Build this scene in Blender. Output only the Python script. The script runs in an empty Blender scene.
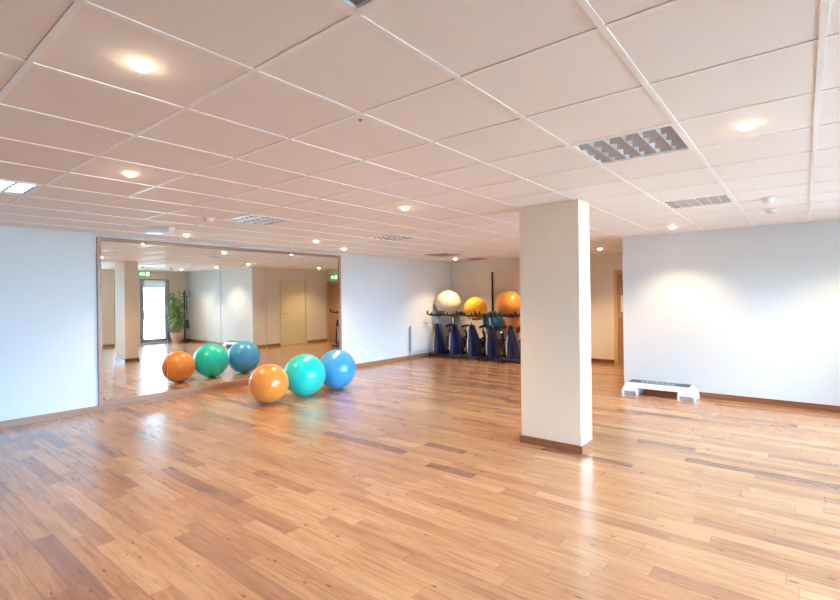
import bpy, bmesh, math, random
from mathutils import Vector, Matrix
random.seed(4)
PI = math.pi
COL = bpy.context.scene.collection
CE = 2.473            # ceiling (grid face) height
XL, XR = -7.672, 1.95  # mirror wall, glazed-door wall
YF, YR, YB = -2.2, 8.095, 10.98
XC = -2.287           # outside corner of the step wall
EYE = 1.547

# ------------------------------------------------------------------ materials
def mat(name, col, rough=.5, metal=0, spec=.5, coat=0, bump=None, emit=None):
    m = bpy.data.materials.new(name); m.use_nodes = True
    nt = m.node_tree; b = nt.nodes['Principled BSDF']
    b.inputs['Base Color'].default_value = (*col, 1)
    b.inputs['Roughness'].default_value = rough
    b.inputs['Metallic'].default_value = metal
    b.inputs['Specular IOR Level'].default_value = spec
    if coat:
        b.inputs['Coat Weight'].default_value = coat; b.inputs['Coat Roughness'].default_value = .06
    if emit:
        b.inputs['Emission Color'].default_value = (*emit[0], 1); b.inputs['Emission Strength'].default_value = emit[1]
    if bump:
        tc = nt.nodes.new('ShaderNodeTexCoord'); n = nt.nodes.new('ShaderNodeTexNoise'); bp = nt.nodes.new('ShaderNodeBump')
        n.inputs['Scale'].default_value = bump[0]; n.inputs['Detail'].default_value = 4
        bp.inputs['Strength'].default_value = bump[1]; bp.inputs['Distance'].default_value = .002
        nt.links.new(tc.outputs['Object'], n.inputs['Vector']); nt.links.new(n.outputs[0], bp.inputs['Height'])
        nt.links.new(bp.outputs[0], b.inputs['Normal'])
    return m

def wood(name, c1, c2, rough=.35, axis='X', scale=1.0):
    m = mat(name, c1, rough); nt = m.node_tree; b = nt.nodes['Principled BSDF']
    tc = nt.nodes.new('ShaderNodeTexCoord'); mp = nt.nodes.new('ShaderNodeMapping'); n = nt.nodes.new('ShaderNodeTexNoise')
    r = nt.nodes.new('ShaderNodeValToRGB')
    sc = {'X': (1.5, 40, 40), 'Y': (40, 1.5, 40), 'Z': (40, 40, 1.5)}[axis]
    mp.inputs['Scale'].default_value = [s*scale for s in sc]
    n.inputs['Scale'].default_value = 1; n.inputs['Detail'].default_value = 5
    r.color_ramp.elements[0].position = .3; r.color_ramp.elements[0].color = (*c2, 1)
    r.color_ramp.elements[1].position = .7; r.color_ramp.elements[1].color = (*c1, 1)
    L = nt.links.new
    L(tc.outputs['Object'], mp.inputs[0]); L(mp.outputs[0], n.inputs['Vector']); L(n.outputs[0], r.inputs[0]); L(r.outputs[0], b.inputs['Base Color'])
    return m

def floor_material():
    m = bpy.data.materials.new('oak plank floor'); m.use_nodes = True
    nt = m.node_tree; N = nt.nodes; b = N['Principled BSDF']; L = nt.links.new
    def math_(op, a, b_=None, c=None):
        n = N.new('ShaderNodeMath'); n.operation = op
        for i, v in enumerate((a, b_, c)):
            if v is None: continue
            if isinstance(v, (int, float)): n.inputs[i].default_value = v
            else: L(v, n.inputs[i])
        return n.outputs[0]
    def comb(x, y, z=0):
        n = N.new('ShaderNodeCombineXYZ')
        for i, v in enumerate((x, y, z)):
            if isinstance(v, (int, float)): n.inputs[i].default_value = v
            else: L(v, n.inputs[i])
        return n.outputs[0]
    def wn(v):
        n = N.new('ShaderNodeTexWhiteNoise'); n.noise_dimensions = '3D'; L(v, n.inputs['Vector']); return n.outputs
    tc = N.new('ShaderNodeTexCoord'); sp = N.new('ShaderNodeSeparateXYZ'); L(tc.outputs['Object'], sp.inputs[0])
    x, y = sp.outputs[0], sp.outputs[1]
    W, LN = .118, 1.75
    v = math_('DIVIDE', math_('ADD', y, .015), W); row = math_('FLOOR', v); fv = math_('SUBTRACT', v, row)
    ro = wn(comb(row, 3.7, 1.1))[0]
    u = math_('ADD', math_('DIVIDE', x, LN), math_('MULTIPLY', ro, 7.0)); cu = math_('FLOOR', u); fu = math_('SUBTRACT', u, cu)
    spl = math_('ADD', .27, math_('MULTIPLY', wn(comb(row, cu, 5.5))[0], .46))
    side = math_('GREATER_THAN', fu, spl)
    idv = comb(row, cu, math_('ADD', side, .3))
    rnd = wn(idv)
    # gap distance
    dv = math_('MULTIPLY', math_('MINIMUM', fv, math_('SUBTRACT', 1, fv)), W)
    du = math_('MULTIPLY', math_('MINIMUM', math_('MINIMUM', fu, math_('SUBTRACT', 1, fu)), math_('ABSOLUTE', math_('SUBTRACT', fu, spl))), LN)
    gap = math_('LESS_THAN', math_('MINIMUM', dv, du), .0013)
    # plank tone
    ramp = N.new('ShaderNodeValToRGB'); cr = ramp.color_ramp
    stops = [(0, (.22, .105, .072)), (.05, (.345, .168, .094)), (.22, (.42, .215, .112)), (.55, (.46, .242, .122)), (.8, (.495, .272, .138)), (1, (.55, .325, .175))]
    cr.elements[0].position, cr.elements[0].color = stops[0][0], (*stops[0][1], 1)
    cr.elements[1].position, cr.elements[1].color = stops[-1][0], (*stops[-1][1], 1)
    for p, c in stops[1:-1]:
        e = cr.elements.new(p); e.color = (*c, 1)
    L(rnd[0], ramp.inputs[0])
    # grain
    off = N.new('ShaderNodeVectorMath'); off.operation = 'MULTIPLY_ADD'
    L(rnd[1], off.inputs[0]); off.inputs[1].default_value = (37, 37, 37); L(comb(math_('MULTIPLY', x, 2.2), math_('MULTIPLY', y, 26), 0), off.inputs[2])
    g = N.new('ShaderNodeTexNoise'); L(off.outputs[0], g.inputs['Vector']); g.inputs['Scale'].default_value = 1; g.inputs['Detail'].default_value = 6; g.inputs['Distortion'].default_value = .9
    off2 = N.new('ShaderNodeVectorMath'); off2.operation = 'MULTIPLY_ADD'
    L(rnd[1], off2.inputs[0]); off2.inputs[1].default_value = (17, 17, 17); L(comb(math_('MULTIPLY', x, 5), math_('MULTIPLY', y, 14), 0), off2.inputs[2])
    k = N.new('ShaderNodeTexVoronoi'); L(off2.outputs[0], k.inputs['Vector']); k.inputs['Scale'].default_value = .8
    knot = math_('MULTIPLY', math_('LESS_THAN', k.outputs['Distance'], .085), .75)
    mg = N.new('ShaderNodeMix'); mg.data_type = 'RGBA'; mg.blend_type = 'MULTIPLY'; mg.inputs[0].default_value = 1
    gr = N.new('ShaderNodeValToRGB'); L(g.outputs[0], gr.inputs[0])
    gr.color_ramp.elements[0].position = .3; gr.color_ramp.elements[0].color = (.72, .68, .66, 1)
    gr.color_ramp.elements[1].position = .6; gr.color_ramp.elements[1].color = (1.05, 1.05, 1.04, 1)
    L(ramp.outputs[0], mg.inputs[6]); L(gr.outputs[0], mg.inputs[7])
    # fine dark streaks of the grain
    off3 = N.new('ShaderNodeVectorMath'); off3.operation = 'MULTIPLY_ADD'
    L(rnd[1], off3.inputs[0]); off3.inputs[1].default_value = (23, 23, 23); L(comb(math_('MULTIPLY', x, 7), math_('MULTIPLY', y, 75), 0), off3.inputs[2])
    g3 = N.new('ShaderNodeTexNoise'); L(off3.outputs[0], g3.inputs['Vector']); g3.inputs['Scale'].default_value = 1; g3.inputs['Detail'].default_value = 3
    st = N.new('ShaderNodeMapRange'); L(g3.outputs[0], st.inputs[0]); st.inputs[1].default_value = .56; st.inputs[2].default_value = .72; st.inputs[3].default_value = 0; st.inputs[4].default_value = .38
    ms = N.new('ShaderNodeMix'); ms.data_type = 'RGBA'; L(st.outputs[0], ms.inputs[0]); L(mg.outputs[2], ms.inputs[6]); ms.inputs[7].default_value = (.20, .085, .045, 1)
    mg = ms
    mk = N.new('ShaderNodeMix'); mk.data_type = 'RGBA'; L(knot, mk.inputs[0]); L(mg.outputs[2], mk.inputs[6]); mk.inputs[7].default_value = (.13, .055, .03, 1)
    mp = N.new('ShaderNodeMix'); mp.data_type = 'RGBA'; L(math_('MULTIPLY', gap, .75), mp.inputs[0]); L(mk.outputs[2], mp.inputs[6]); mp.inputs[7].default_value = (.12, .06, .035, 1)
    L(mp.outputs[2], b.inputs['Base Color'])
    b.inputs['Roughness'].default_value = .27
    rr = N.new('ShaderNodeMapRange'); L(g.outputs[0], rr.inputs[0]); rr.inputs[3].default_value = .20; rr.inputs[4].default_value = .29
    L(rr.outputs[0], b.inputs['Roughness'])
    b.inputs['Specular IOR Level'].default_value = 1.0; b.inputs['Coat Weight'].default_value = .4; b.inputs['Coat Roughness'].default_value = .2
    # lacquered planks sit at very slightly different tilts
    bp = N.new('ShaderNodeBump'); bp.inputs['Strength'].default_value = .35; bp.inputs['Distance'].default_value = .0012
    n2 = N.new('ShaderNodeTexNoise'); n2.inputs['Scale'].default_value = 9; n2.inputs['Detail'].default_value = 2; L(tc.outputs['Object'], n2.inputs['Vector'])
    L(math_('SUBTRACT', math_('ADD', n2.outputs[0], math_('MULTIPLY', rnd[0], .3)), gap), bp.inputs['Height']); L(bp.outputs[0], b.inputs['Normal'])
    return m

def glass_material():
    m = bpy.data.materials.new('clear glazing'); m.use_nodes = True
    nt = m.node_tree; nt.nodes.clear(); L = nt.links.new
    o = nt.nodes.new('ShaderNodeOutputMaterial'); t = nt.nodes.new('ShaderNodeBsdfTransparent'); g = nt.nodes.new('ShaderNodeBsdfGlossy')
    f = nt.nodes.new('ShaderNodeFresnel'); mx = nt.nodes.new('ShaderNodeMixShader'); g.inputs['Roughness'].default_value = .02
    t.inputs[0].default_value = (.96, .98, .97, 1)
    L(f.outputs[0], mx.inputs[0]); L(t.outputs[0], mx.inputs[1]); L(g.outputs[0], mx.inputs[2]); L(mx.outputs[0], o.inputs[0])
    return m

M = dict(
    wall=mat('pale blue plaster', (.70, .735, .775), .55, bump=(180, .08)),  # base colour leans towards blue
    pillar=mat('warm tinted cream plaster', (.76, .64, .52), .5, bump=(180, .08)),  # cream, with the warm cast of the light put into the colour
    ceil=mat('mineral fibre tile', (.92, .875, .86), .85, bump=(260, .25)),
    bar=mat('white enamelled steel', (.95, .95, .96), .3),
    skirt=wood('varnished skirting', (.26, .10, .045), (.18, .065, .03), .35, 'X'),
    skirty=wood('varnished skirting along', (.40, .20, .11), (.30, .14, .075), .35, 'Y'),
    frame=wood('reddish mirror frame', (.42, .23, .16), (.33, .17, .115), .35, 'Y'),
    floor=floor_material(),
    mirror=mat('silvered glass', (.86, .90, .88), .0, 1),
    cream=mat('cream gloss paint', (.74, .66, .47), .4),
    oak=wood('oak veneer', (.50, .30, .16), (.42, .24, .12), .35, 'Z'),
    oakframe=wood('pale oak lining', (.70, .47, .25), (.62, .39, .19), .4, 'Z'),
    alum=mat('brushed aluminium', (.7, .72, .75), .25, 1),
    louvre=mat('bright louvre metal', (.88, .89, .92), .25, .5),
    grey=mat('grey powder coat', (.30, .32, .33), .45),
    white=mat('white plastic', (.82, .83, .85), .35),
    black=mat('black rubber', (.012, .012, .014), .55),
    blackmetal=mat('black tube', (.012, .012, .016), .3),
    navy=mat('navy bike enamel', (.006, .008, .035), .28, coat=.4),
    blue=mat('blue bike shroud', (.010, .016, .09), .3, coat=.5),
    steel=mat('flywheel steel', (.45, .46, .5), .25, 1),
    stripe=mat('pale shroud stripe', (.8, .82, .88), .3),
    red=mat('red bottle plastic', (.5, .04, .02), .35),
    green=mat('sign green', (.01, .30, .06), .4, emit=((.02, .55, .12), .55)),
    signw=mat('sign white', (.8, .9, .8), .4, emit=((.75, 1, .75), 1.0)),
    terracotta=mat('pinkish clay', (.62, .36, .28), .7, bump=(60, .2)),
    soil=mat('potting soil', (.04, .025, .015), .95, bump=(80, 1)),
    leaf=mat('palm leaf', (.17, .30, .08), .45),
    stem=mat('plant cane', (.16, .13, .06), .7),
    coat=mat('dark teal coat stand', (.012, .05, .055), .35),
    bag=mat('dark slate fabric', (.03, .06, .09), .8),
    glass=glass_material(),
    paving=mat('pale paving', (.62, .60, .56), .8, bump=(8, .3)),
    hedge=mat('hedge green', (.10, .17, .05), .9, bump=(12, 1)),
    mat_teal=mat('slate step mat', (.045, .10, .15), .7, bump=(300, .4)),
    mat_light=mat('printed pale lettering', (.55, .60, .62), .6),
    step=mat('pale step plastic', (.84, .85, .89), .38),
    stepshade=mat('shade toned step plastic', (.50, .49, .56), .45),  # lilac shade on the step legs, put into the plastic's colour
    tube=mat('phosphor tube', (.85, .85, .85), .3),
    recess=mat('beige recess plaster', (.77, .72, .65), .55, bump=(180, .08)),
    lamp=mat('lit lamp', (1, .9, .7), .4, emit=((1, .78, .5), 60)),
    lining=mat('luminaire body', (.7, .7, .72), .3),
    vent=mat('grille grey', (.45, .42, .40), .5),
)

bm_ = M['blind'] = mat('thin white blind fabric', (.8, .8, .78), .8); nt_ = bm_.node_tree
tr_ = nt_.nodes.new('ShaderNodeBsdfTranslucent'); tr_.inputs[0].default_value = (.5, .5, .48, 1); mx_ = nt_.nodes.new('ShaderNodeMixShader'); mx_.inputs[0].default_value = .35
nt_.links.new(nt_.nodes['Principled BSDF'].outputs[0], mx_.inputs[1]); nt_.links.new(tr_.outputs[0], mx_.inputs[2]); nt_.links.new(mx_.outputs[0], nt_.nodes['Material Output'].inputs[0])
def ball_mat(name, col, rough=.3):
    m = mat(name, col, rough, coat=.25); nt = m.node_tree; b = nt.nodes['Principled BSDF']
    w = nt.nodes.new('ShaderNodeTexWave'); w.wave_type = 'BANDS'; w.bands_direction = 'Z'; w.inputs['Scale'].default_value = 14
    tc = nt.nodes.new('ShaderNodeTexCoord'); bp = nt.nodes.new('ShaderNodeBump'); bp.inputs['Strength'].default_value = .10; bp.inputs['Distance'].default_value = .002
    nt.links.new(tc.outputs['Object'], w.inputs['Vector']); nt.links.new(w.outputs[1], bp.inputs['Height']); nt.links.new(bp.outputs[0], b.inputs['Normal'])
    b.inputs['Coat Roughness'].default_value = .12
    b.inputs['Sheen Weight'].default_value = .1
    return m

# ------------------------------------------------------------------ mesh helpers
class MB:
    def __init__(s): s.bm = bmesh.new()
    def box(s, x0, x1, y0, y1, z0, z1, bev=0):
        r = bmesh.ops.create_cube(s.bm, size=1)['verts']
        for v in r:
            v.co = Vector(((x0+x1)/2+v.co.x*(x1-x0), (y0+y1)/2+v.co.y*(y1-y0), (z0+z1)/2+v.co.z*(z1-z0)))
        if bev:
            es = list({e for v in r for e in v.link_edges}); bmesh.ops.bevel(s.bm, geom=es, offset=bev, segments=2, affect='EDGES')
        return s
    def hull(s, bottom, top):       # two quads of points joined
        a = [s.bm.verts.new(p) for p in bottom]; b = [s.bm.verts.new(p) for p in top]
        n = len(a)
        s.bm.faces.new(a[::-1]); s.bm.faces.new(b)
        for i in range(n): s.bm.faces.new((a[i], a[(i+1) % n], b[(i+1) % n], b[i]))
        return s
    def prism(s, poly, axis, t0, t1):   # extrude 2-D outline along axis
        def P(p, t):
            return {'x': (t, p[0], p[1]), 'y': (p[0], t, p[1]), 'z': (p[0], p[1], t)}[axis]
        return s.hull([P(p, t0) for p in poly], [P(p, t1) for p in poly])
    def tube(s, pts, r, seg=10, caps=True):
        pts = [Vector(p) for p in pts]; rr = r if isinstance(r, (list, tuple)) else [r]*len(pts); rings = []
        up = None
        for i, p in enumerate(pts):
            d = (pts[min(i+1, len(pts)-1)]-pts[max(i-1, 0)]).normalized()
            if up is None: up = d.orthogonal().normalized()
            up = (up-d*up.dot(d)).normalized(); w = d.cross(up)
            rings.append([s.bm.verts.new(p+(up*math.cos(a)+w*math.sin(a))*rr[i]) for a in [2*PI*k/seg for k in range(seg)]])
        for a, b in zip(rings, rings[1:]):
            for k in range(seg): s.bm.faces.new((a[k], a[(k+1) % seg], b[(k+1) % seg], b[k]))
        if caps: s.bm.faces.new(rings[0][::-1]); s.bm.faces.new(rings[-1])
        return s
    def lathe(s, prof, c=(0, 0, 0), seg=24, axis='z'):
        c = Vector(c); rings = []
        for r, z in prof:
            if r < 1e-6:
                p = {'z': Vector((0, 0, z)), 'x': Vector((z, 0, 0)), 'y': Vector((0, z, 0))}[axis]; rings.append([s.bm.verts.new(c+p)]); continue
            ring = []
            for k in range(seg):
                a = 2*PI*k/seg; u, v = r*math.cos(a), r*math.sin(a)
                p = {'z': (u, v, z), 'x': (z, u, v), 'y': (v, z, u)}[axis]; ring.append(s.bm.verts.new(c+Vector(p)))
            rings.append(ring)
        for a, b in zip(rings, rings[1:]):
            for k in range(seg):
                if len(a) == 1 and len(b) == 1: continue
                if len(a) == 1: s.bm.faces.new((a[0], b[(k+1) % seg], b[k]))
                elif len(b) == 1: s.bm.faces.new((a[k], a[(k+1) % seg], b[0]))
                else: s.bm.faces.new((a[k], a[(k+1) % seg], b[(k+1) % seg], b[k]))
        return s
    def torus(s, c, R, r, seg=28, ms=8, M4=None):
        M4 = M4 or Matrix(); rings = []
        for i in range(seg):
            a = 2*PI*i/seg
            rings.append([s.bm.verts.new(Vector(c)+M4 @ Vector(((R+r*math.cos(b))*math.cos(a), (R+r*math.cos(b))*math.sin(a), r*math.sin(b)))) for b in [2*PI*k/ms for k in range(ms)]])
        for i in range(seg):
            a, b = rings[i], rings[(i+1) % seg]
            for k in range(ms): s.bm.faces.new((a[k], b[k], b[(k+1) % ms], a[(k+1) % ms]))
        return s
    def quad(s, *p):
        s.bm.faces.new([s.bm.verts.new(q) for q in p]); return s
    def build(s, name, m, parent=None, smooth=False, loc=None):
        bmesh.ops.recalc_face_normals(s.bm, faces=s.bm.faces)
        me = bpy.data.meshes.new(name); s.bm.to_mesh(me); s.bm.free()
        me.materials.append(M[m] if isinstance(m, str) else m)
        o = bpy.data.objects.new(name, me); COL.objects.link(o)
        if smooth:
            for p in me.polygons: p.use_smooth = True
            try:
                me.set_sharp_from_angle(angle=math.radians(smooth if smooth is not True else 40))
            except Exception: pass
        if parent: o.parent = parent
        if loc: o.location = loc
        return o

def tag(o, label=None, cat=None, group=None, kind=None):
    if label: o['label'] = label
    if cat: o['category'] = cat
    if group: o['group'] = group
    if kind: o['kind'] = kind
    return o
def thing(name, loc, label, cat, rz=0, group=None):
    o = bpy.data.objects.new(name, None); COL.objects.link(o); o.location = loc; o.rotation_euler.z = rz; o.empty_display_size = .1
    return tag(o, label, cat, group)
def struct(name, mb, m, label, cat, **k): return tag(mb.build(name, m, **k), label, cat, kind='structure')
def sroot(name, loc, label, cat):
    return tag(thing(name, loc, label, cat), kind='structure')
def copy_tree(o, parent=None):
    c = o.copy(); COL.objects.link(c)
    if parent is not None: c.parent = parent
    for ch in [x for x in list(bpy.data.objects) if x.parent == o]: copy_tree(ch, c)
    return c

# ------------------------------------------------------------------ shell
XE, YE = 3.6, 5.40                     # room widened out of view to spread the daylight
DY0, DY1, DZ = 6.56, 7.50, 2.19        # glazed door opening in the right-hand wall
SY0, SY1 = 5.80, 6.42                # side panel added for more daylight, hidden behind the pillar
WINS = [(1.9, 3.35), (3.6, 5.1)]; WZ0, WZ1 = .35, 2.22   # windows added along the widened side for daylight
T = .15
struct('floor', MB().box(XL-T, XE+T, YF-T, YB+T, -.12, 0), 'floor', 'glossy oak plank floor of the whole studio', 'floor')
struct('wall_left', MB().box(XL-T, XL, YF, YB+T, 0, CE+.3), 'wall', 'long pale bluish wall that carries the big mirror', 'wall')
struct('wall_right', MB().box(XC, XR+T, YR, YR+T, 0, CE+.3), 'wall', 'pale blue lit wall behind the aerobic step', 'wall')
struct('wall_recess', MB().box(XC, XC+T, YR+T, YB+T, 0, CE+.3), 'recess', 'wall of the recess seen only in the mirror, with a cream door', 'wall')
struct('wall_back', MB().box(XL, XC, YB, YB+T, 0, CE+.3), 'recess', 'beige back wall of the recess behind the exercise bikes', 'wall')
struct('wall_front', MB().box(XL-T, XE+T, YF-T, YF, 0, CE+.3), 'wall', 'plain wall behind the camera', 'wall')
we = MB()
for a, b, z0, z1 in [(YE, SY0, 0, CE+.3), (SY0, SY1, DZ, CE+.3), (SY1, DY0, 0, CE+.3), (DY0, DY1, DZ, CE+.3), (DY1, YR, 0, CE+.3)]:
    we.box(XR, XR+T, a, b, z0, z1)
struct('wall_return', MB().box(XR+T, XE+T, YE, YE+T, 0, CE+.3), 'wall', 'short unseen return wall where the room was widened for daylight', 'wall')  # part of the widening, shaped to bring daylight from farther off
ww = MB(); ye = YF
for a, b in WINS:
    ww.box(XE, XE+T, ye, a, 0, CE+.3).box(XE, XE+T, a, b, 0, WZ0).box(XE, XE+T, a, b, WZ1, CE+.3); ye = b
ww.box(XE, XE+T, ye, YE, 0, CE+.3)
struct('wall_windows', ww, 'wall', 'unseen window wall added on the right for daylight', 'wall')
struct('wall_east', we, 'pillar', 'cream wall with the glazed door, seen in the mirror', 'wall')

# pillar with its skirting
PX0, PX1, PY0, PY1 = -2.334, -1.701, 4.586, 4.890
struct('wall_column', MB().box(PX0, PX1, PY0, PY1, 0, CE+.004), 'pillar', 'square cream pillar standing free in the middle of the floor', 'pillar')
b = MB(); e = .016
b.box(PX0-e, PX1+e, PY0-e, PY0, 0, .075).box(PX0-e, PX1+e, PY1, PY1+e, 0, .075).box(PX0-e, PX0, PY0, PY1, 0, .075).box(PX1, PX1+e, PY0, PY1, 0, .075)
struct('baseboard_column', b, 'skirt', 'reddish wooden skirting around the foot of the pillar', 'skirting')

BH, BT = .085, .016
struct('baseboard_left', MB().box(XL, XL+BT, YF, YB, 0, BH, .003), 'skirty', 'wooden skirting along the mirror wall', 'skirting')
struct('baseboard_right', MB().box(XC, XR, YR-BT, YR, 0, BH, .003), 'skirt', 'wooden skirting along the pale blue wall behind the step', 'skirting')
struct('baseboard_back', MB().box(XL, -6.42, YB-BT, YB, 0, BH).box(-5.32, -3.30, YB-BT, YB, 0, BH), 'skirt', 'wooden skirting along the back wall of the recess', 'skirting')
struct('baseboard_recess', MB().box(XC-BT, XC, YR-BT, 9.07, 0, BH).box(XC-BT, XC, 10.12, YB, 0, BH), 'skirty', 'wooden skirting beside the cream door in the recess', 'skirting')
struct('baseboard_east', MB().box(XR-BT, XR, YE, SY0-.02, 0, BH).box(XR-BT, XR, DY1+.06, YR, 0, BH), 'skirty', 'wooden skirting along the wall with the glazed door', 'skirting')
struct('baseboard_front', MB().box(XL, XE, YF, YF+BT, 0, BH), 'skirt', 'wooden skirting along the wall behind the camera', 'skirting')

# ceiling: tiles laid in an exposed grid
GX, GY, GS = -1.738, 1.701, .6
cellx = lambda i: GX-GS*i
celly = lambda j: GY+GS*j
LUM = [(-2, -2), (-2, 2), (-2, 6), (5, -2), (5, 2), (5, 6)]
VENT = [(7, 11), (7, 13)]
cb = MB(); g = .012
ys = [YF]+[celly(j) for j in range(-6, 16) if YF < celly(j) < YB]+[YB]
xs = sorted([XL]+[cellx(i) for i in range(-9, 11) if XL < cellx(i) < XE]+[XE, XR, XC])
ys = sorted(ys+[YE])
def cell_of(x, y): return (math.floor(-(x-GX)/GS), math.floor((y-GY)/GS))
for x0, x1 in zip(xs, xs[1:]):
    for y0, y1 in zip(ys, ys[1:]):
        if y1 > YR and (x0+x1)/2 > XC: 
            if y0 >= YR: continue
            y1 = YR
        if (x0+x1)/2 > XR and (y0+y1)/2 > YE: continue
        if x1-x0 < .002: continue
        if cell_of((x0+x1)/2, (y0+y1)/2) in LUM: continue
        cb.quad((x0, y0, CE+.0045), (x0, y1, CE+.0045), (x1, y1, CE+.0045), (x1, y0, CE+.0045))
bmesh.ops.remove_doubles(cb.bm, verts=cb.bm.verts, dist=.0001)
ext = bmesh.ops.extrude_face_region(cb.bm, geom=list(cb.bm.faces))
for v in ext['geom']:
    if isinstance(v, bmesh.types.BMVert): v.co.z += .02
struct('ceiling', cb, 'ceil', 'suspended ceiling of square mineral fibre tiles', 'ceiling')
gb = MB()
for i in range(-9, 11):
    x = cellx(i)
    if XL < x < XE: gb.box(x-g, x+g, YF, (YB if x < XC-.02 else YR if x < XR else YE), CE, CE+.006)
for j in range(-6, 16):
    y = celly(j)
    if YF < y < YB: gb.box(XL, (XE if y < YE else XR if y < YR else XC), y-g, y+g, CE+.0004, CE+.006)
struct('trim_1', gb, 'bar', 'white metal grid bars carrying the ceiling tiles', 'ceiling grid')
pb = MB()
a = .022
for x0, x1, y0, y1 in [(XL, XL+a, YF, YB), (XC, XR, YR-a, YR), (XL, XC, YB-a, YB), (XC-a, XC, YR, YB), (XR-a, XR, YE, YR), (XR, XE, YE-a, YE), (XE-a, XE, YF, YE), (XL, XE, YF, YF+a)]:
    pb.box(x0, x1, y0, y1, CE-.0006, CE+.01)
struct('trim_2', pb, 'bar', 'white edge angle where the ceiling meets the walls', 'ceiling edge')

# ------------------------------------------------------------------ louvre luminaires (switched off)
def make_lum():
    r = thing('ceiling_luminaire', (0, 0, CE), 'x', 'ceiling light', group='square louvred ceiling lights')
    h = .288
    b = MB(); b.box(-h, h, -h, h, .09, .1)
    for s in (-1, 1):
        b.box(s*h-.004, s*h+.004, -h, h, .004, .1).box(-h, h, s*h-.004, s*h+.004, .004, .1)
    b.build('housing', 'lining', r)
    b = MB()
    for s in (-1, 1):
        b.box(s*(h-.006)-.008, s*(h-.006)+.008, -h, h, -.001, .012).box(-h, h, s*(h-.006)-.008, s*(h-.006)+.008, -.001, .012)
    b.build('bezel', 'bar', r)
    for k in range(4):
        y = -.21+.14*k
        MB().lathe([(0, -.27), (.008, -.27), (.008, .27), (0, .27)], (0, y, .07), 10, 'x').build('fluorescent_tube', 'tube', r, smooth=True)
    b = MB()
    for k in range(1, 4):      # parabolic reflectors running along the tubes
        y = -h+2*h*k/4
        b.prism([(y-.020, .05), (y-.008, .02), (y-.001, .002), (y+.001, .002), (y+.008, .02), (y+.020, .05)], 'x', -h+.006, h-.006)
    for sy in (-1, 1):
        b.prism([(sy*(h-.006), .05), (sy*(h-.026), .05), (sy*(h-.012), .01), (sy*(h-.006), .002)], 'x', -h+.006, h-.006)
    for k in range(1, 6):      # cross blades
        x = -h+2*h*k/6
        b.prism([(x-.010, .045), (x-.002, .003), (x+.002, .003), (x+.010, .045)], 'y', -h+.006, h-.006)
    b.build('louvre', 'louvre', r)
    return r
lum0 = make_lum()
lumlab = {(-2, -2): 'square louvred ceiling light cut off by the top edge of the picture',
          (-2, 2): 'square louvred ceiling light nearest to and above the pillar, largest in view',
          (-2, 6): 'pale square louvred ceiling light before the blue wall, beside two white detectors',
          (5, -2): 'square louvred ceiling light cut off by the left edge of the picture',
          (5, 2): 'square louvred ceiling light above the mirror, beside a round smoke detector',
          (5, 6): 'small distant louvred ceiling light between mirror and pillar'}
for n, (i, j) in enumerate(LUM):
    o = lum0 if n == 0 else copy_tree(lum0)
    o.location = (cellx(i)-.3, celly(j)+.3, CE); o['label'] = lumlab[(i, j)]

# flat grilles far back in the recess
def make_vent(x, y, w, label):
    r = thing('ceiling_vent', (x, y, CE), label, 'ceiling vent', group='grilles in the recess ceiling')
    b = MB()
    for s in (-1, 1):
        b.box(s*w-.012, s*w+.012, -w-.012, w+.012, -.012, 0).box(-w-.012, w+.012, s*w-.012, s*w+.012, -.012, 0)
    b.build('frame', 'vent', r)
    b = MB()
    for k in range(9):
        y_ = -w+2*w*(k+.5)/9
        b.prism([(y_-.015, -.009), (y_+.012, -.001), (y_+.015, -.001), (y_-.012, -.009)], 'x', -w+.012, w-.012)
    b.build('slat', 'vent', r)
make_vent(cellx(7)-.3, celly(11)+.3, .27, 'flat grey ceiling grille just before the recess, left of the corner downlight')
make_vent(-6.35, 10.2, .16, 'small brownish ceiling grille above the black post in the recess')

# ------------------------------------------------------------------ downlights
DL = [(-2.035, .787, 'large bright round downlight at upper left of the ceiling, nearest to the camera'),
      (-3.846, 1.404, 'round downlight on the left ceiling, second from the top'),
      (-.240, 3.220, 'round downlight at upper right, right of the large louvred light'),
      (-3.241, 3.80, 'round downlight left of the pillar above the middle of the floor'),
      (-6.206, 5.03, 'small round downlight over the right half of the mirror'),
      (-6.833, 6.20, 'small round downlight over the right end of the mirror'),
      (-6.90, 3.25, 'small round downlight over the left half of the mirror'),
      (-6.74, 9.80, 'bright round downlight in the recess corner above the white ball'),
      (-3.231, 9.88, 'small round downlight in the recess just right of the pillar'),
      (-1.425, 7.42, 'round downlight close to the blue wall above the aerobic step'),
      (-4.70, 9.90, 'added round downlight, unseen behind the pillar, brightening the recess'),  # extra lamp out of view, added to lift the back wall
      (-3.30, 7.35, 'round downlight hidden behind the pillar, seen in the mirror'),
      (.42, 7.22, 'round downlight near the glazed door, seen in the mirror')]
dl0 = None
for n, (x, y, lab) in enumerate(DL):
    if dl0 is None:
        r = thing('downlight', (x, y, CE), lab, 'downlight', group='round recessed downlights')
        MB().lathe([(.037, -.001), (.0375, -.004), (.044, -.003), (.046, 0), (.037, 0)], seg=24).build('bezel', 'bar', r, smooth=True)
        MB().lathe([(0, -.021), (.016, -.019), (.029, -.012), (.0365, -.001), (.0365, .006), (0, .006)], seg=24).build('lamp', 'lamp', r, smooth=True)
        dl0 = r
    else:
        r = copy_tree(dl0); r.location = (x, y, CE); r['label'] = lab
    ld = bpy.data.lights.new('downlight_beam', 'SPOT'); ld.energy = 64 if y < 7 else 34 if (x > -4 and y > 9) else 80 if y > 9 else 38
    ld.color = (1, .72, .40); ld.spot_size = math.radians(112); ld.spot_blend = .75; ld.shadow_soft_size = .035
    lo = bpy.data.objects.new('downlight_beam', ld); COL.objects.link(lo); lo.parent = r; lo.location = (0, 0, -.05)

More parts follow.
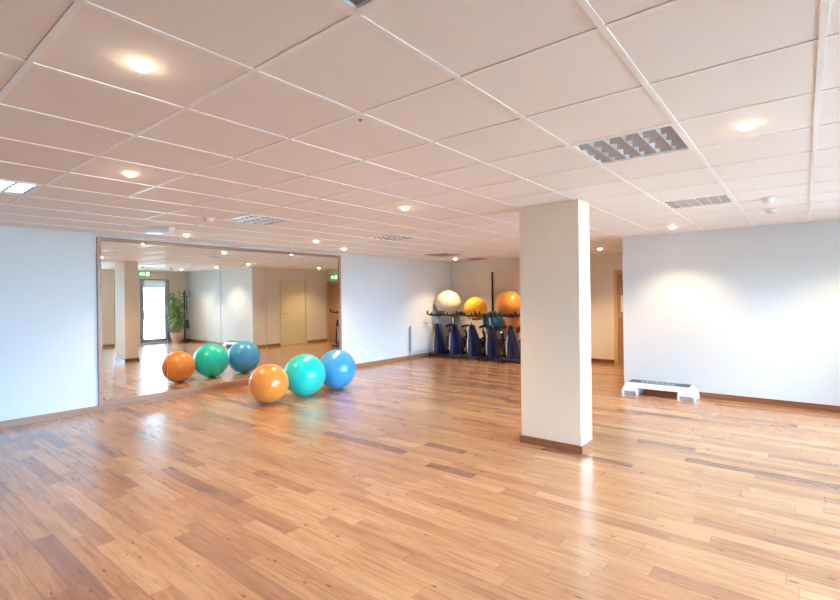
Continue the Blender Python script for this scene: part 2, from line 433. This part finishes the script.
# detectors
def detector(x, y, lab):
    r = thing('smoke_detector', (x, y, CE), lab, 'smoke detector', group='white round detectors on the ceiling')
    MB().lathe([(0, 0), (.062, 0), (.062, -.010), (.055, -.014), (0, -.014)], seg=28).build('base', 'white', r, smooth=True)
    MB().lathe([(0, -.014), (.045, -.014), (.045, -.030), (.050, -.032), (.046, -.044), (.030, -.054), (0, -.056)], seg=28).build('sensing_head', 'white', r, smooth=True)
detector(-5.25, 2.72, 'white round smoke detector on the ceiling left of the louvred light above the mirror')
detector(-.27, 5.82, 'nearer of two white round detectors on the ceiling by the blue wall')
detector(-.28, 6.60, 'farther of two white round detectors on the ceiling by the blue wall')
o = MB().lathe([(0, 0), (.012, 0), (.012, -.003), (.005, -.005), (.005, -.009), (.008, -.010), (0, -.011)], seg=16).build('ceiling_sensor', 'grey', smooth=True, loc=(-1.80, 1.76, CE+.005))
tag(o, 'tiny metal sensor beside a crossing of the ceiling grid near the top', 'sensor')
r = thing('emergency_light', (-6.45, 2.68, CE+.004), 'pale rectangular box fitting on the ceiling above the left end of the mirror', 'emergency light', rz=math.atan2(3.4, 0.1)*0+.68)
MB().box(-.19, .19, -.05, .05, -.018, 0, .003).build('base', 'white', r)
MB().box(-.18, .18, -.042, .042, -.075, -.018, .008).build('diffuser', 'bar', r)

# ------------------------------------------------------------------ mirror
MY0, MY1, MZ0, MZ1 = 2.36, 6.84, .088, 2.432
r = thing('wall_mirror', (XL, (MY0+MY1)/2, MZ0), 'huge wood framed wall mirror of joined panels on the left wall', 'mirror')
yc = (MY0+MY1)/2; hy = (MY1-MY0)/2; hz = MZ1-MZ0; fw_, fd = .052, .034
b = MB()
b.box(.001, fd, -hy, hy, 0, fw_*.9, .003).box(.001, fd, -hy, hy, hz-fw_, hz, .003)
b.box(.001, fd, -hy, -hy+fw_, fw_*.9, hz-fw_, .003).box(.001, fd, hy-fw_, hy, fw_*.9, hz-fw_, .003)
b.build('frame', 'frame', r)
n = 5; w = (2*hy-2*fw_)/n; tilt = math.radians(.17)
for k in range(n):
    y0 = -hy+fw_+k*w
    p = MB().box(-.0025, .0025, .0025, w-.0025, 0, hz-1.9*fw_-.002).build('mirror_panel', 'mirror', r)
    p.location = (.008, y0, fw_*.9+.001); p.rotation_euler.y = tilt

# ------------------------------------------------------------------ exercise balls
def ball(x, y, z, R, col, lab, name='exercise_ball', group=None, rough=.3, tiltv=(.5, .3)):
    o = thing(name, (x, y, z-R), lab, 'exercise ball', group=group)
    b = MB(); bmesh.ops.create_uvsphere(b.bm, u_segments=64, v_segments=40, radius=R)
    s = b.build('shell', ball_mat('vinyl '+lab[:18], col, rough), o, smooth=180); s.location = (0, 0, R); s.rotation_euler = (tiltv[0], tiltv[1], 0)
    v = MB().lathe([(0, R+.003), (.008, R+.003), (.011, R), (.011, R-.006), (0, R-.006)], seg=16).build('valve_plug', 'white', o, smooth=True)
    v.location = (0, 0, R); v.rotation_euler = (tiltv[0]+2.4, tiltv[1], 0)
    return o
F = 'exercise balls on the floor before the mirror'
ball(-6.207, 4.112, .286, .286, (.72, .22, .03), 'small orange exercise ball on the floor, leftmost of the three before the mirror', group=F)
ball(-6.189, 4.751, .328, .328, (.0, .55, .47), 'turquoise exercise ball on the floor between the orange and the blue ball', group=F)
bl = ball(-6.217, 5.443, .329, .329, (.05, .31, .62), 'blue exercise ball on the floor, rightmost of the three before the mirror', group=F, tiltv=(-.4, .2))
K = 'exercise balls on the rack in the recess'
RB = [(-7.318, 10.28, 1.367, .338, (.72, .62, .48), 'large cream white exercise ball on the rack in the corner'),
      (-6.48, 10.30, 1.215, .298, (.88, .40, .02), 'yellow orange exercise ball on the rack, between the white ball and the black post'),
      (-5.53, 10.30, 1.345, .312, (.72, .24, .035), 'deep orange exercise ball high on the rack next to the pillar'),
      (-6.20, 10.68, .89, .262, (.035, .19, .34), 'dull blue exercise ball low on the rack under the black post'),
      (-5.545, 10.68, .885, .262, (.66, .25, .06), 'dull orange exercise ball low on the rack, right under the deep orange one')]
for q in RB: ball(*q[:5], q[5], group=K)

# ball rack added to hold the balls up; post and front rail seen
r = thing('added_ball_rack', (-6.36, 10.95, 0), 'black tubular rack added to hold up the balls, with a tall post behind the exercise bikes', 'rack')
def L_(x, y, z): return (x+6.36, y-10.95, z)
MB().tube([L_(-6.36, 10.94, 0), L_(-6.36, 10.94, 2.165)], .026, 14).build('post', 'blackmetal', r, smooth=True)
MB().box(-.16, .16, -.30, .01, 0, .02, .004).build('base_plate', 'blackmetal', r)
MB().tube([L_(-7.60, 10.935, 1.08), L_(-5.15, 10.935, 1.08)], .018, 12).build('rail', 'blackmetal', r, smooth=True)
MB().tube([L_(-7.60, 10.935, .40), L_(-5.15, 10.935, .40)], .016, 12).build('rail', 'blackmetal', r, smooth=True)
MB().tube([L_(-5.15, 10.935, 0), L_(-5.15, 10.935, 1.2)], .018, 12).build('upright', 'blackmetal', r, smooth=True)
MB().tube([L_(-7.60, 10.935, 0), L_(-7.60, 10.935, 1.2)], .018, 12).build('upright', 'blackmetal', r, smooth=True)
for (x, y, z, R, c, l) in RB:  # ring added under each ball as a support, set to that ball's height
    rr = .17; zr = z-math.sqrt((R+.009)**2-rr**2)
    b = MB().torus(L_(x, y, zr), rr, .009)
    ry = 1.08 if z > 1.1 else .40
    for s in (-.1, .1):
        ys_ = y+math.sqrt(rr*rr-s*s)
        b.tube([L_(x+s, ys_, zr), L_(x+s, 10.90, zr), L_(x+s, 10.935, ry)], .008, 8)
    b.build('ball_support_ring', 'blackmetal', r, smooth=True)
MB().tube([L_(-6.36, 10.93, 1.105), L_(-6.36, 10.05, 1.105), L_(-6.34, 10.0, 1.105), L_(-5.2, 10.0, 1.105), L_(-5.15, 10.05, 1.105), L_(-5.15, 10.93, 1.105)], .011, 10).build('front_rail', 'blackmetal', r, smooth=True)

# ------------------------------------------------------------------ spin bikes (front towards -Y)
def make_bike():
    r = thing('exercise_bike', (0, 0, 0), 'x', 'exercise bike', group='navy spin bikes lined up in the recess')
    b = MB()
    b.box(-.03, .03, -.38, .36, .07, .13, .01)                                     # base beam
    b.tube([(0, .33, .10), (0, .22, .62), (0, .17, .66)], .028, 10)                # seat tube
    b.tube([(0, .24, .50), (0, -.05, .42), (0, -.30, .66)], .03, 10)               # main tube
    b.tube([(0, -.30, .66), (0, -.36, .86)], .026, 10)
    b.tube([(0, -.30, .66), (0, .33, .10)], .02, 8)
    b.build('frame', 'navy', r, smooth=True)
    b = MB()
    for s_ in (-1, 1): b.tube([(s_*.03, -.36, .84), (s_*.085, -.33, .62), (s_*.13, -.27, .34), (s_*.15, -.24, .07)], .020, 8)
    b.build('fork', 'navy', r, smooth=True)
    for y in (-.38, .36):
        MB().box(-.25, .25, y-.035, y+.035, .015, .075, .015).build('stabilizer_bar', 'navy', r)
    for s in (-.23, .23):
        for y in (-.38, .36): MB().lathe([(0, 0), (.026, 0), (.022, .02), (0, .02)], (s, y, 0), 12).build('foot', 'black', r)
    # tall shroud over flywheel and fork
    def sh(w, g_): return [(-w, -.43-g_), (w, -.43-g_), (w, .02+g_), (-w, .02+g_)]
    prof = [(.10, .085, .0), (.28, .088, .0), (.44, .074, -.03), (.60, .046, -.08), (.74, .024, -.13), (.84, .010, -.16)]
    b = MB(); rings = []
    for z, w, gg in prof:
        yf = -.44+(.10-z)*-.02; yb = .04+gg*1.6
        pts = [(-w*.55, yf), (w*.55, yf), (w, yf+.07), (w, yb-.06), (w*.5, yb), (-w*.5, yb), (-w, yb-.06), (-w, yf+.07)]
        rings.append([b.bm.verts.new((p[0], p[1], z)) for p in pts])
    for a_, c_ in zip(rings, rings[1:]):
        for k in range(8): b.bm.faces.new((a_[k], a_[(k+1) % 8], c_[(k+1) % 8], c_[k]))
    b.bm.faces.new(rings[0][::-1]); b.bm.faces.new(rings[-1])
    s = b.build('shroud', 'blue', r, smooth=35)
    b = MB()                                                                     # curved pale stripe on each flank
    pts = []
    for t in [k/8 for k in range(9)]:
        z = .16+.50*t; pts.append((-.060+.030*t-.022*math.sin(PI*t), -.432-.0*t, z))
    b.tube(pts, [.005+.012*math.sin(PI*k/8) for k in range(9)], 8)
    b.build('stripe', 'stripe', s, smooth=True)
    fl = MB().lathe([(0, -.03), (.06, -.03), (.06, -.012), (.19, -.012), (.19, -.02), (.205, -.02), (.205, .02), (.19, .02), (.19, .012), (.06, .012), (.06, .03), (0, .03)], (0, -.20, .34), 32, 'x')
    fl.build('flywheel', 'steel', r, smooth=30)
    # handlebar
    b = MB(); b.tube([(0, -.355, .84), (0, -.375, 1.04)], .018, 10)
    b.build('handlebar_stem', 'steel', r, smooth=True)
    b = MB()
    b.tube([(-.205, -.30, 1.07), (-.205, -.40, 1.075), (-.19, -.425, 1.07), (.19, -.425, 1.07), (.205, -.40, 1.075), (.205, -.30, 1.07)], .017, 10)
    b.tube([(-.08, -.425, 1.07), (-.08, -.34, 1.055), (.08, -.34, 1.055), (.08, -.425, 1.07)], .015, 8)
    for s_ in (-1, 1):
        b.tube([(s_*.205, -.40, 1.075), (s_*.205, -.47, 1.09), (s_*.205, -.50, 1.135), (s_*.20, -.49, 1.18)], .019, 10)
        b.tube([(s_*.10, -.425, 1.07), (s_*.10, -.47, 1.085), (s_*.085, -.49, 1.135)], .018, 10)
    b.build('handlebar', 'black', r, smooth=True)
    # saddle
    MB().tube([(0, .20, .62), (0, .19, .76)], .016, 10).build('seat_post', 'steel', r, smooth=True)
    b = MB(); rows = []
    for y, w, z in [(.03, .02, .775), (.08, .035, .79), (.14, .05, .79), (.21, .09, .795), (.255, .105, .805), (.285, .08, .805)]:
        rows.append([b.bm.verts.new(p) for p in [(-w, y, z-.025), (-w*.8, y, z), (0, y, z+.012), (w*.8, y, z), (w, y, z-.025), (0, y, z-.05)]])
    for a_, c_ in zip(rows, rows[1:]):
        for k in range(6): b.bm.faces.new((a_[k], a_[(k+1) % 6], c_[(k+1) % 6], c_[k]))
    b.bm.faces.new(rows[0][::-1]); b.bm.faces.new(rows[-1])
    b.build('saddle', 'black', r, smooth=True)
    # guard, cranks and pedals
    b = MB(); b.lathe([(0, .04), (.10, .04), (.11, .05), (.11, .065), (0, .07)], (0, .05, .33), 24, 'x')
    b.build('chain_guard', 'navy', r, smooth=35)
    b = MB(); b.tube([(-.12, .05, .33), (.12, .05, .33)], .012, 8); b.tube([(.11, .05, .33), (.115, .17, .25)], .012, 8); b.tube([(-.11, .05, .33), (-.115, -.07, .41)], .012, 8)
    b.build('crank', 'steel', r, smooth=True)
    for s_, y, z in ((1, .17, .25), (-1, -.07, .41)):
        MB().box(s_*.165-.045, s_*.165+.045, y-.045, y+.045, z-.012, z+.012, .004).build('pedal', 'black', r)
    return r
bk0 = make_bike()
BX = [(-7.33, 'navy exercise bike in the recess corner, leftmost of the row under the white ball'),
      (-6.83, 'navy exercise bike, second from the left in the row, left of the yellow orange ball'),
      (-6.30, 'navy exercise bike, third from the left in the row, under the yellow orange ball'),
      (-5.77, 'navy exercise bike, fourth from the left in the row, under the blue ball'),
      (-5.24, 'navy exercise bike half hidden by the left edge of the pillar'),
      (-4.22, 'exercise bike behind the pillar, its handlebar showing at the right edge of the mirror')]
for n, (x, lab) in enumerate(BX):
    o = bk0 if n == 0 else copy_tree(bk0)
    o.location = (x, 10.16, 0); o['label'] = lab

# ------------------------------------------------------------------ radiator
r = thing('radiator', (XL, 9.52, .19), 'white panel radiator on the left wall just before the bikes', 'radiator')
MB().box(.04, .085, -.43, .43, 0, .64, .006).build('panel', 'white', r)
b = MB()
for k in range(17): 
    y = -.40+.05*k; b.box(.085, .092, y-.012, y+.012, .03, .61, .003)
b.build('convector_rib', 'white', r)['kind'] = 'stuff'
b = MB(); b.box(.002, .04, -.33, -.29, .05, .58).box(.002, .04, .29, .33, .05, .58); b.build('bracket', 'white', r)
b = MB(); b.tube([(.06, -.45, -.19), (.06, -.45, .02), (.06, -.43, .03)], .009, 8).build('pipe', 'alum', r, smooth=True)
b = MB().lathe([(0, -.01), (.018, -.01), (.02, .03), (.017, .06), (0, .062)], (.06, -.462, .01), 14).build('valve', 'grey', r, smooth=True)
MB().box(.034, .04, -.437, -.427, .01, .63).build('shadow_gap_strip', 'grey', r)['label'] = 'dark grey strip standing for the shadow gap at the end'  # thin dark strip stands in for the shadow beside the panel

# ------------------------------------------------------------------ aerobic step
r = thing('aerobic_step', (-1.715, 7.87, 0), 'low white aerobic step with slate top mat on the floor by the blue wall', 'aerobic step')
b = MB()
hx0, hy0 = .475, .145
b.hull([(-hx0-.012, -hy0-.010, .112), (hx0+.012, -hy0-.010, .112), (hx0+.012, hy0+.010, .112), (-hx0-.012, hy0+.010, .112)],
       [(-hx0+.045, -hy0+.02, .190), (hx0-.045, -hy0+.02, .190), (hx0-.045, hy0-.02, .190), (-hx0+.045, hy0-.02, .190)])
bmesh.ops.bevel(b.bm, geom=list(b.bm.edges), offset=.008, segments=2, affect='EDGES')
b.build('deck', 'step', r, smooth=30)
for s in (-1, 1):
    a0, a1 = sorted((s*(hx0+.028), s*(hx0-.205))); t0, t1 = sorted((s*(hx0+.008), s*(hx0-.195)))
    b = MB()
    b.hull([(a0, -hy0-.02, .060), (a1, -hy0-.02, .060), (a1, hy0+.02, .060), (a0, hy0+.02, .060)], [(t0, -hy0-.004, .113), (t1, -hy0-.004, .113), (t1, hy0+.004, .113), (t0, hy0+.004, .113)])
    for xa, xb in ((a0, a0+.03), (a1-.03, a1)):      # corner ribs reaching the floor
        b.box(xa, xb, -hy0-.020, -hy0+.02, 0, .061).box(xa, xb, hy0-.02, hy0+.020, 0, .061)
    b.build('riser_leg', 'step', r)
    MB().box(a0+.006, a1-.006, -hy0, hy0, .0, .06).build('riser_base', 'stepshade', r)  # set-back lower leg, its shade given by colour
MB().box(-hx0+.06, hx0-.06, -hy0+.028, hy0-.028, .1895, .198, .003).build('top_mat', 'mat_teal', r)
b = MB()
for x0, x1 in [(-.24, -.19), (-.175, -.12), (-.105, -.05), (-.035, .02), (.035, .09), (.105, .16), (.175, .23)]:
    b.box(x0, x1, -.075, -.055, .1978, .1986).box(x0, x0+.014, -.055, .03, .1978, .1986).box(x0, x1, .03, .05, .1978, .1986)
b.build('mat_lettering', 'mat_light', r)

# ------------------------------------------------------------------ doors
def exit_sign(loc, rz, lab):
    r = thing('exit_sign', loc, lab, 'exit sign', rz=rz)
    MB().box(-.19, .19, -.028, 0, 0, .2, .004).build('casing', 'green', r)
    b = MB()
    y0, y1 = -.0305, -.028
    b.box(-.155, -.06, y0, y1, .03, .17)                         # door opening
    b.prism([(.05, .06), (.11, .06), (.11, .03), (.16, .10), (.11, .17), (.11, .14), (.05, .14)], 'y', y0, y1)   # arrow
    b.lathe([(0, y1), (.016, y1), (.016, y0), (0, y0)], (.022, 0, .153), 14, 'y')    # running figure
    b.prism([(-.03, .085), (.0, .078), (.028, .13), (.0, .138)], 'y', y0, y1)
    b.prism([(-.03, .085), (-.045, .03), (-.032, .03), (-.008, .08)], 'y', y0, y1)
    b.prism([(-.012, .08), (.03, .062), (.022, .03), (.036, .03), (.045, .068), (.0, .095)], 'y', y0, y1)
    b.build('pictogram', 'signw', r)
# glazed door (only seen in the mirror)
r = sroot('door_1', (XR, (DY0+DY1)/2, 0), 'tall glazed outside door in a dark grey frame, seen in the mirror', 'door')
hw = (DY1-DY0)/2
b = MB()
b.box(-.02, T, -hw, -hw+.05, 0, DZ, .003).box(-.02, T, hw-.05, hw, 0, DZ, .003).box(-.02, T, -hw+.05, hw-.05, DZ-.05, DZ, .003).box(-.01, T, -hw+.05, hw-.05, 0, .03)
b.build('frame', 'grey', r)
b = MB()
b.box(.03, .08, -hw+.055, -hw+.13, .035, DZ-.055, .003).box(.03, .08, hw-.13, hw-.055, .035, DZ-.055, .003).box(.03, .08, -hw+.13, hw-.13, DZ-.075, DZ-.055).box(.03, .08, -hw+.13, hw-.13, .035, .16)
b.build('leaf', 'grey', r)
MB().box(.052, .058, -hw+.13, hw-.13, .16, DZ-.075).build('pane', 'glass', r)
MB().tube([(.03, .24, 1.0), (-.03, .24, 1.0), (-.03, .24, 1.25), (.03, .24, 1.25)], .012, 8).build('handle', 'alum', r, smooth=True)
MB().box(-.026, -.024, -hw+.10, hw-.10, DZ-.31, DZ-.03).build('blind', 'blind', r)
for s in (-1, 1):
    MB().hull([(-.03, s*(hw-.02), DZ-.42), (0, s*(hw-.02), DZ-.42), (0, s*(hw-.06), DZ-.42), (-.03, s*(hw-.06), DZ-.42)],
              [(-.03, s*(hw+.0), DZ-.02), (0, s*(hw+.0), DZ-.02), (0, s*(hw-.13), DZ-.02), (-.03, s*(hw-.13), DZ-.02)]).build('tied_curtain', 'grey', r)
exit_sign((XR, 6.69, 2.262), PI/2*-1, 'green emergency exit sign above the glazed door, left in the mirror')
r = sroot('window_1', (XR, (SY0+SY1)/2, 0), 'glazed side panel added near the glazed door for daylight, hidden in the mirror by the pillar', 'window')  # unseen panel put in to strengthen daylight at the far end
hw = (SY1-SY0)/2
MB().box(.02, T, -hw, -hw+.05, 0, DZ).box(.02, T, hw-.05, hw, 0, DZ).box(.02, T, -hw+.05, hw-.05, 0, .1).box(.02, T, -hw+.05, hw-.05, DZ-.06, DZ).build('frame', 'grey', r)
MB().box(.06, .066, -hw+.05, hw-.05, .1, DZ-.06).build('pane', 'glass', r)
# windows added out of view on the right for daylight
for n_, (a_, b_) in enumerate(WINS):
    r = sroot('window_%d' % (n_+2), (XE, (a_+b_)/2, WZ0), 'grey framed window added out of view on the right for daylight', 'window')
    hw = (b_-a_)/2; hh = WZ1-WZ0
    MB().box(.04, T, -hw, -hw+.05, 0, hh).box(.04, T, hw-.05, hw, 0, hh).box(.04, T, -hw+.05, hw-.05, 0, .05).box(.04, T, -hw+.05, hw-.05, hh-.05, hh).box(.04, T, -.025, .025, .05, hh-.05).build('frame', 'grey', r)
    MB().box(.08, .086, -hw+.05, -.025, .05, hh-.05).build('pane', 'glass', r)
    MB().box(.08, .086, .025, hw-.05, .05, hh-.05).build('pane', 'glass', r)
# cream door in recess wall (faces -x)
r = sroot('door_2', (XC, 9.60, 0), 'cream painted door in the recess wall, seen in the mirror', 'door')
b = MB().box(-.022, 0, -.53, -.45, 0, 2.08, .003).box(-.022, 0, .45, .53, 0, 2.08, .003).box(-.022, 0, -.45, .45, 2.01, 2.08, .003)
b.build('architrave', 'cream', r)
MB().box(-.012, 0, -.445, .445, .006, 2.005, .002).build('leaf', 'cream', r)
h = MB().tube([(-.012, -.38, 1.02), (-.05, -.38, 1.02), (-.05, -.27, 1.02)], .009, 8).build('handle', 'alum', r, smooth=True)
# oak door in the back wall
r = sroot('door_3', (-2.80, YB, 0), 'oak veneered door in a pale lining at the right end of the back wall', 'door')
b = MB().box(-.49, -.41, -.024, 0, 0, 2.08, .003).box(.41, .49, -.024, 0, 0, 2.08, .003).box(-.41, .41, -.024, 0, 2.01, 2.08, .003)
b.build('architrave', 'oakframe', r)
lf = MB().box(-.405, .405, -.012, 0, .006, 2.005, .002).build('leaf', 'oak', r)
MB().box(-.345, -.305, -.016, -.012, 1.16, 1.52, .001).build('vision_panel', 'white', r)
MB().box(.06, .34, -.06, -.012, 1.90, 1.97, .005).build('door_closer', 'grey', r)
MB().tube([(-.36, -.012, 1.02), (-.36, -.05, 1.02), (-.26, -.05, 1.02)], .009, 8).build('handle', 'alum', r, smooth=True)
exit_sign((-2.72, YB, 2.12), 0, 'green emergency exit sign over the oak door, at the right edge of the mirror')
# flush cream door behind the ball rack
r = sroot('door_4', (-5.86, YB, 0), 'flush pale door in the back wall behind the ball rack', 'door')
b = MB().box(-.50, -.44, -.016, 0, 0, 2.19, .002).box(.44, .50, -.016, 0, 0, 2.19, .002).box(-.44, .44, -.016, 0, 2.13, 2.19, .002)
b.build('architrave', 'pillar', r)
MB().box(-.435, .435, -.009, 0, .006, 2.125, .002).build('leaf', 'pillar', r)

# ------------------------------------------------------------------ plant and coat stand (seen in the mirror)
r = thing('potted_plant', (1.60, 7.60, 0), 'leafy green potted plant in a clay pot beside the glazed door, seen in the mirror', 'plant')
MB().lathe([(0, 0), (.15, 0), (.20, .30), (.215, .30), (.215, .36), (.19, .36), (.18, .31), (0, .31)], seg=28).build('pot', 'terracotta', r, smooth=35)
MB().lathe([(0, .312), (.178, .312), (.178, .325), (0, .33)], seg=20).build('soil', 'soil', r)
b = MB(); rnd = random.Random(7); tips = []
for k in range(5):
    a = k*1.3; x, y = .07*math.cos(a), .07*math.sin(a); hgt = 1.15+.12*k
    b.tube([(x, y, .31), (x*1.4, y*1.4, hgt*.6), (x*1.9, y*1.9, hgt)], [.014, .011, .007], 7); tips.append((x, y, hgt))
b.build('stem', 'stem', r, smooth=True)
b = MB()
for k in range(230):
    x, y, hgt = tips[k % 5]; t = rnd.uniform(.38, 1.0); a = rnd.uniform(0, 2*PI); z = hgt*t+.05
    base = Vector((x*(1+t), y*(1+t), z)); ln = rnd.uniform(.17, .30); d = Vector((math.cos(a), math.sin(a), 0)); s_ = Vector((-d.y, d.x, 0)); wd = rnd.uniform(.016, .028)
    rise = rnd.uniform(.0, .10)
    pts = [base, base+d*ln*.35+Vector((0, 0, rise)), base+d*ln*.75+Vector((0, 0, rise*.6-.03)), base+d*ln+Vector((0, 0, -.10))]
    for p in pts:      # keep leaves inside the room
        p.x = min(p.x, XR-1.60-.02); p.y = min(p.y, YR-7.60-.02)
    w_ = [.15, 1, .8, .05]
    vs = [(b.bm.verts.new(p-s_*wd*q), b.bm.verts.new(p+Vector((0, 0, -.006))), b.bm.verts.new(p+s_*wd*q)) for p, q in zip(pts, w_)]
    for (a1, a2, a3), (c1, c2, c3) in zip(vs, vs[1:]): b.bm.faces.new((a1, a2, c2, c1)); b.bm.faces.new((a2, a3, c3, c2))
b.build('foliage', 'leaf', r)
r = thing('coat_stand', (1.47, 7.80, 0), 'dark coat stand beside the potted plant in the corner, seen in the mirror', 'coat stand')
b = MB().tube([(0, 0, .02), (0, 0, 1.80)], .024, 12); b.lathe([(0, 0), (.20, 0), (.20, .018), (.03, .035), (0, .035)], seg=28)
b.build('pole', 'coat', r, smooth=35)
for k in range(6):
    a = k*PI/3+.3; c_, s_ = math.cos(a), math.sin(a); z = 1.74 if k % 2 else 1.62
    MB().tube([(0, 0, z-.04), (.10*c_, .10*s_, z-.04), (.20*c_, .20*s_, z+.0), (.205*c_, .205*s_, z+.07)], .010, 8).build('hook', 'coat', r, smooth=True)
o = thing('shoulder_bag', (1.30, 7.80, .50), 'dark fabric bag hanging low on the coat stand, seen in the mirror', 'bag')
b = MB(); b.hull([(-.10, -.05, 0), (.10, -.05, 0), (.10, .05, 0), (-.10, .05, 0)], [(-.085, -.025, .30), (.085, -.025, .30), (.085, .025, .30), (-.085, .025, .30)])
bmesh.ops.bevel(b.bm, geom=list(b.bm.edges), offset=.015, segments=2, affect='EDGES'); b.build('body', 'bag', o, smooth=40)
MB().tube([(-.07, 0, .29), (-.02, 0, .70), (0, 0, 1.12), (.02, 0, .70), (.07, 0, .29)], .007, 6).build('strap', 'bag', o, smooth=True)

# ------------------------------------------------------------------ outside
struct('ground', MB().box(XE+T, 40, -25, 35, -.14, -.02).box(XR+T, XE+T, YE+T, 35, -.14, -.02), 'paving', 'pale paving outside the glazed door', 'ground')
hb = MB(); rn = random.Random(3)
for k in range(60):
    y = -14+k*.75; h_ = rn.uniform(.75, 1.0)
    bmesh.ops.create_icosphere(hb.bm, subdivisions=2, radius=.7, matrix=Matrix.Translation((22+rn.uniform(-.3, .3), y, h_*.4)))
o = struct('hedge', hb, 'hedge', 'clipped green hedge far outside the glazed door', 'hedge')

struct('roof', MB().box(XL-T, XR+T, YF-T, YB+T, CE+.3, CE+.42).box(XR+T, XE+T, YF-T, YE+T, CE+.3, CE+.42), 'paving', 'unseen flat roof slab keeping the sun off the suspended ceiling', 'roof')  # unseen slab added to stop sun leaking past the ceiling

# ------------------------------------------------------------------ light
sd = bpy.data.lights.new('sun', 'SUN'); sd.energy = 400; sd.angle = math.radians(.6); sd.color = (.74, .88, 1)
so = bpy.data.objects.new('sun', sd); COL.objects.link(so); so.location = (6, -10, 12)
so.rotation_euler = Vector((-.10, -.75, .80)).to_track_quat('Z', 'Y').to_euler()   # high, shining along the outside of the wall
sc = bpy.context.scene
SKY_P, SKY_LOBE, SKY_BASE = 6, 100, 15
w = bpy.data.worlds.new('overcast sky'); sc.world = w; w.use_nodes = True
bg = w.node_tree.nodes['Background']; wn_ = w.node_tree.nodes; wl = w.node_tree.links.new
# hazy sky, brightest around the low eastern horizon
tcw = wn_.new('ShaderNodeTexCoord'); dt = wn_.new('ShaderNodeVectorMath'); dt.operation = 'DOT_PRODUCT'
dt.inputs[1].default_value = Vector((1, -.03, .06)).normalized(); wl(tcw.outputs['Generated'], dt.inputs[0])
def wm(op, a_, b_=None):
    n_ = wn_.new('ShaderNodeMath'); n_.operation = op
    for k_, v_ in enumerate((a_, b_)):
        if v_ is None: continue
        if isinstance(v_, (int, float)): n_.inputs[k_].default_value = v_
        else: wl(v_, n_.inputs[k_])
    return n_.outputs[0]
lobe = wm('POWER', wm('MAXIMUM', dt.outputs['Value'], 0), SKY_P)
wl(wm('ADD', wm('MULTIPLY', lobe, SKY_LOBE), SKY_BASE), bg.inputs[1])
bg.inputs[0].default_value = (.42, .69, 1.0, 1)

def portal(x, y, z, sy, sz):
    l = bpy.data.lights.new('daylight_opening', 'AREA'); l.shape = 'RECTANGLE'; l.size = sz; l.size_y = sy; l.cycles.is_portal = True
    o = bpy.data.objects.new('daylight_opening', l); COL.objects.link(o); o.location = (x+T+.01, y, z); o.rotation_euler = (0, PI/2, 0)
portal(XR, (DY0+DY1)/2, DZ/2, DY1-DY0, DZ)
portal(XR, (SY0+SY1)/2, DZ/2, SY1-SY0, DZ)
for a_, b_ in WINS: portal(XE, (a_+b_)/2, (WZ0+WZ1)/2, b_-a_, WZ1-WZ0)

# ------------------------------------------------------------------ camera
cd = bpy.data.cameras.new('camera'); cam = bpy.data.objects.new('camera', cd); COL.objects.link(cam); sc.camera = cam
yaw, roll, f = .6773, -.0124, 477.46
s, c = math.sin(yaw), math.cos(yaw)
fwv = Vector((-s, c, 0)); rv = Vector((c, s, 0)); uv = Vector((0, 0, 1))
r2 = rv*math.cos(roll)+uv*math.sin(roll); u2 = rv*-math.sin(roll)+uv*math.cos(roll)
mtx = Matrix((r2, u2, -fwv)).transposed().to_4x4(); mtx.translation = (0, 0, EYE); cam.matrix_world = mtx
cd.sensor_width = 36; cd.lens = 36*f/840; cd.shift_y = -(300-296.55)/840; cd.clip_start = .05
vs = sc.view_settings; vs.view_transform = 'Standard'; vs.look = 'None'; vs.exposure = .28; vs.gamma = 1; vs.use_curve_mapping = False
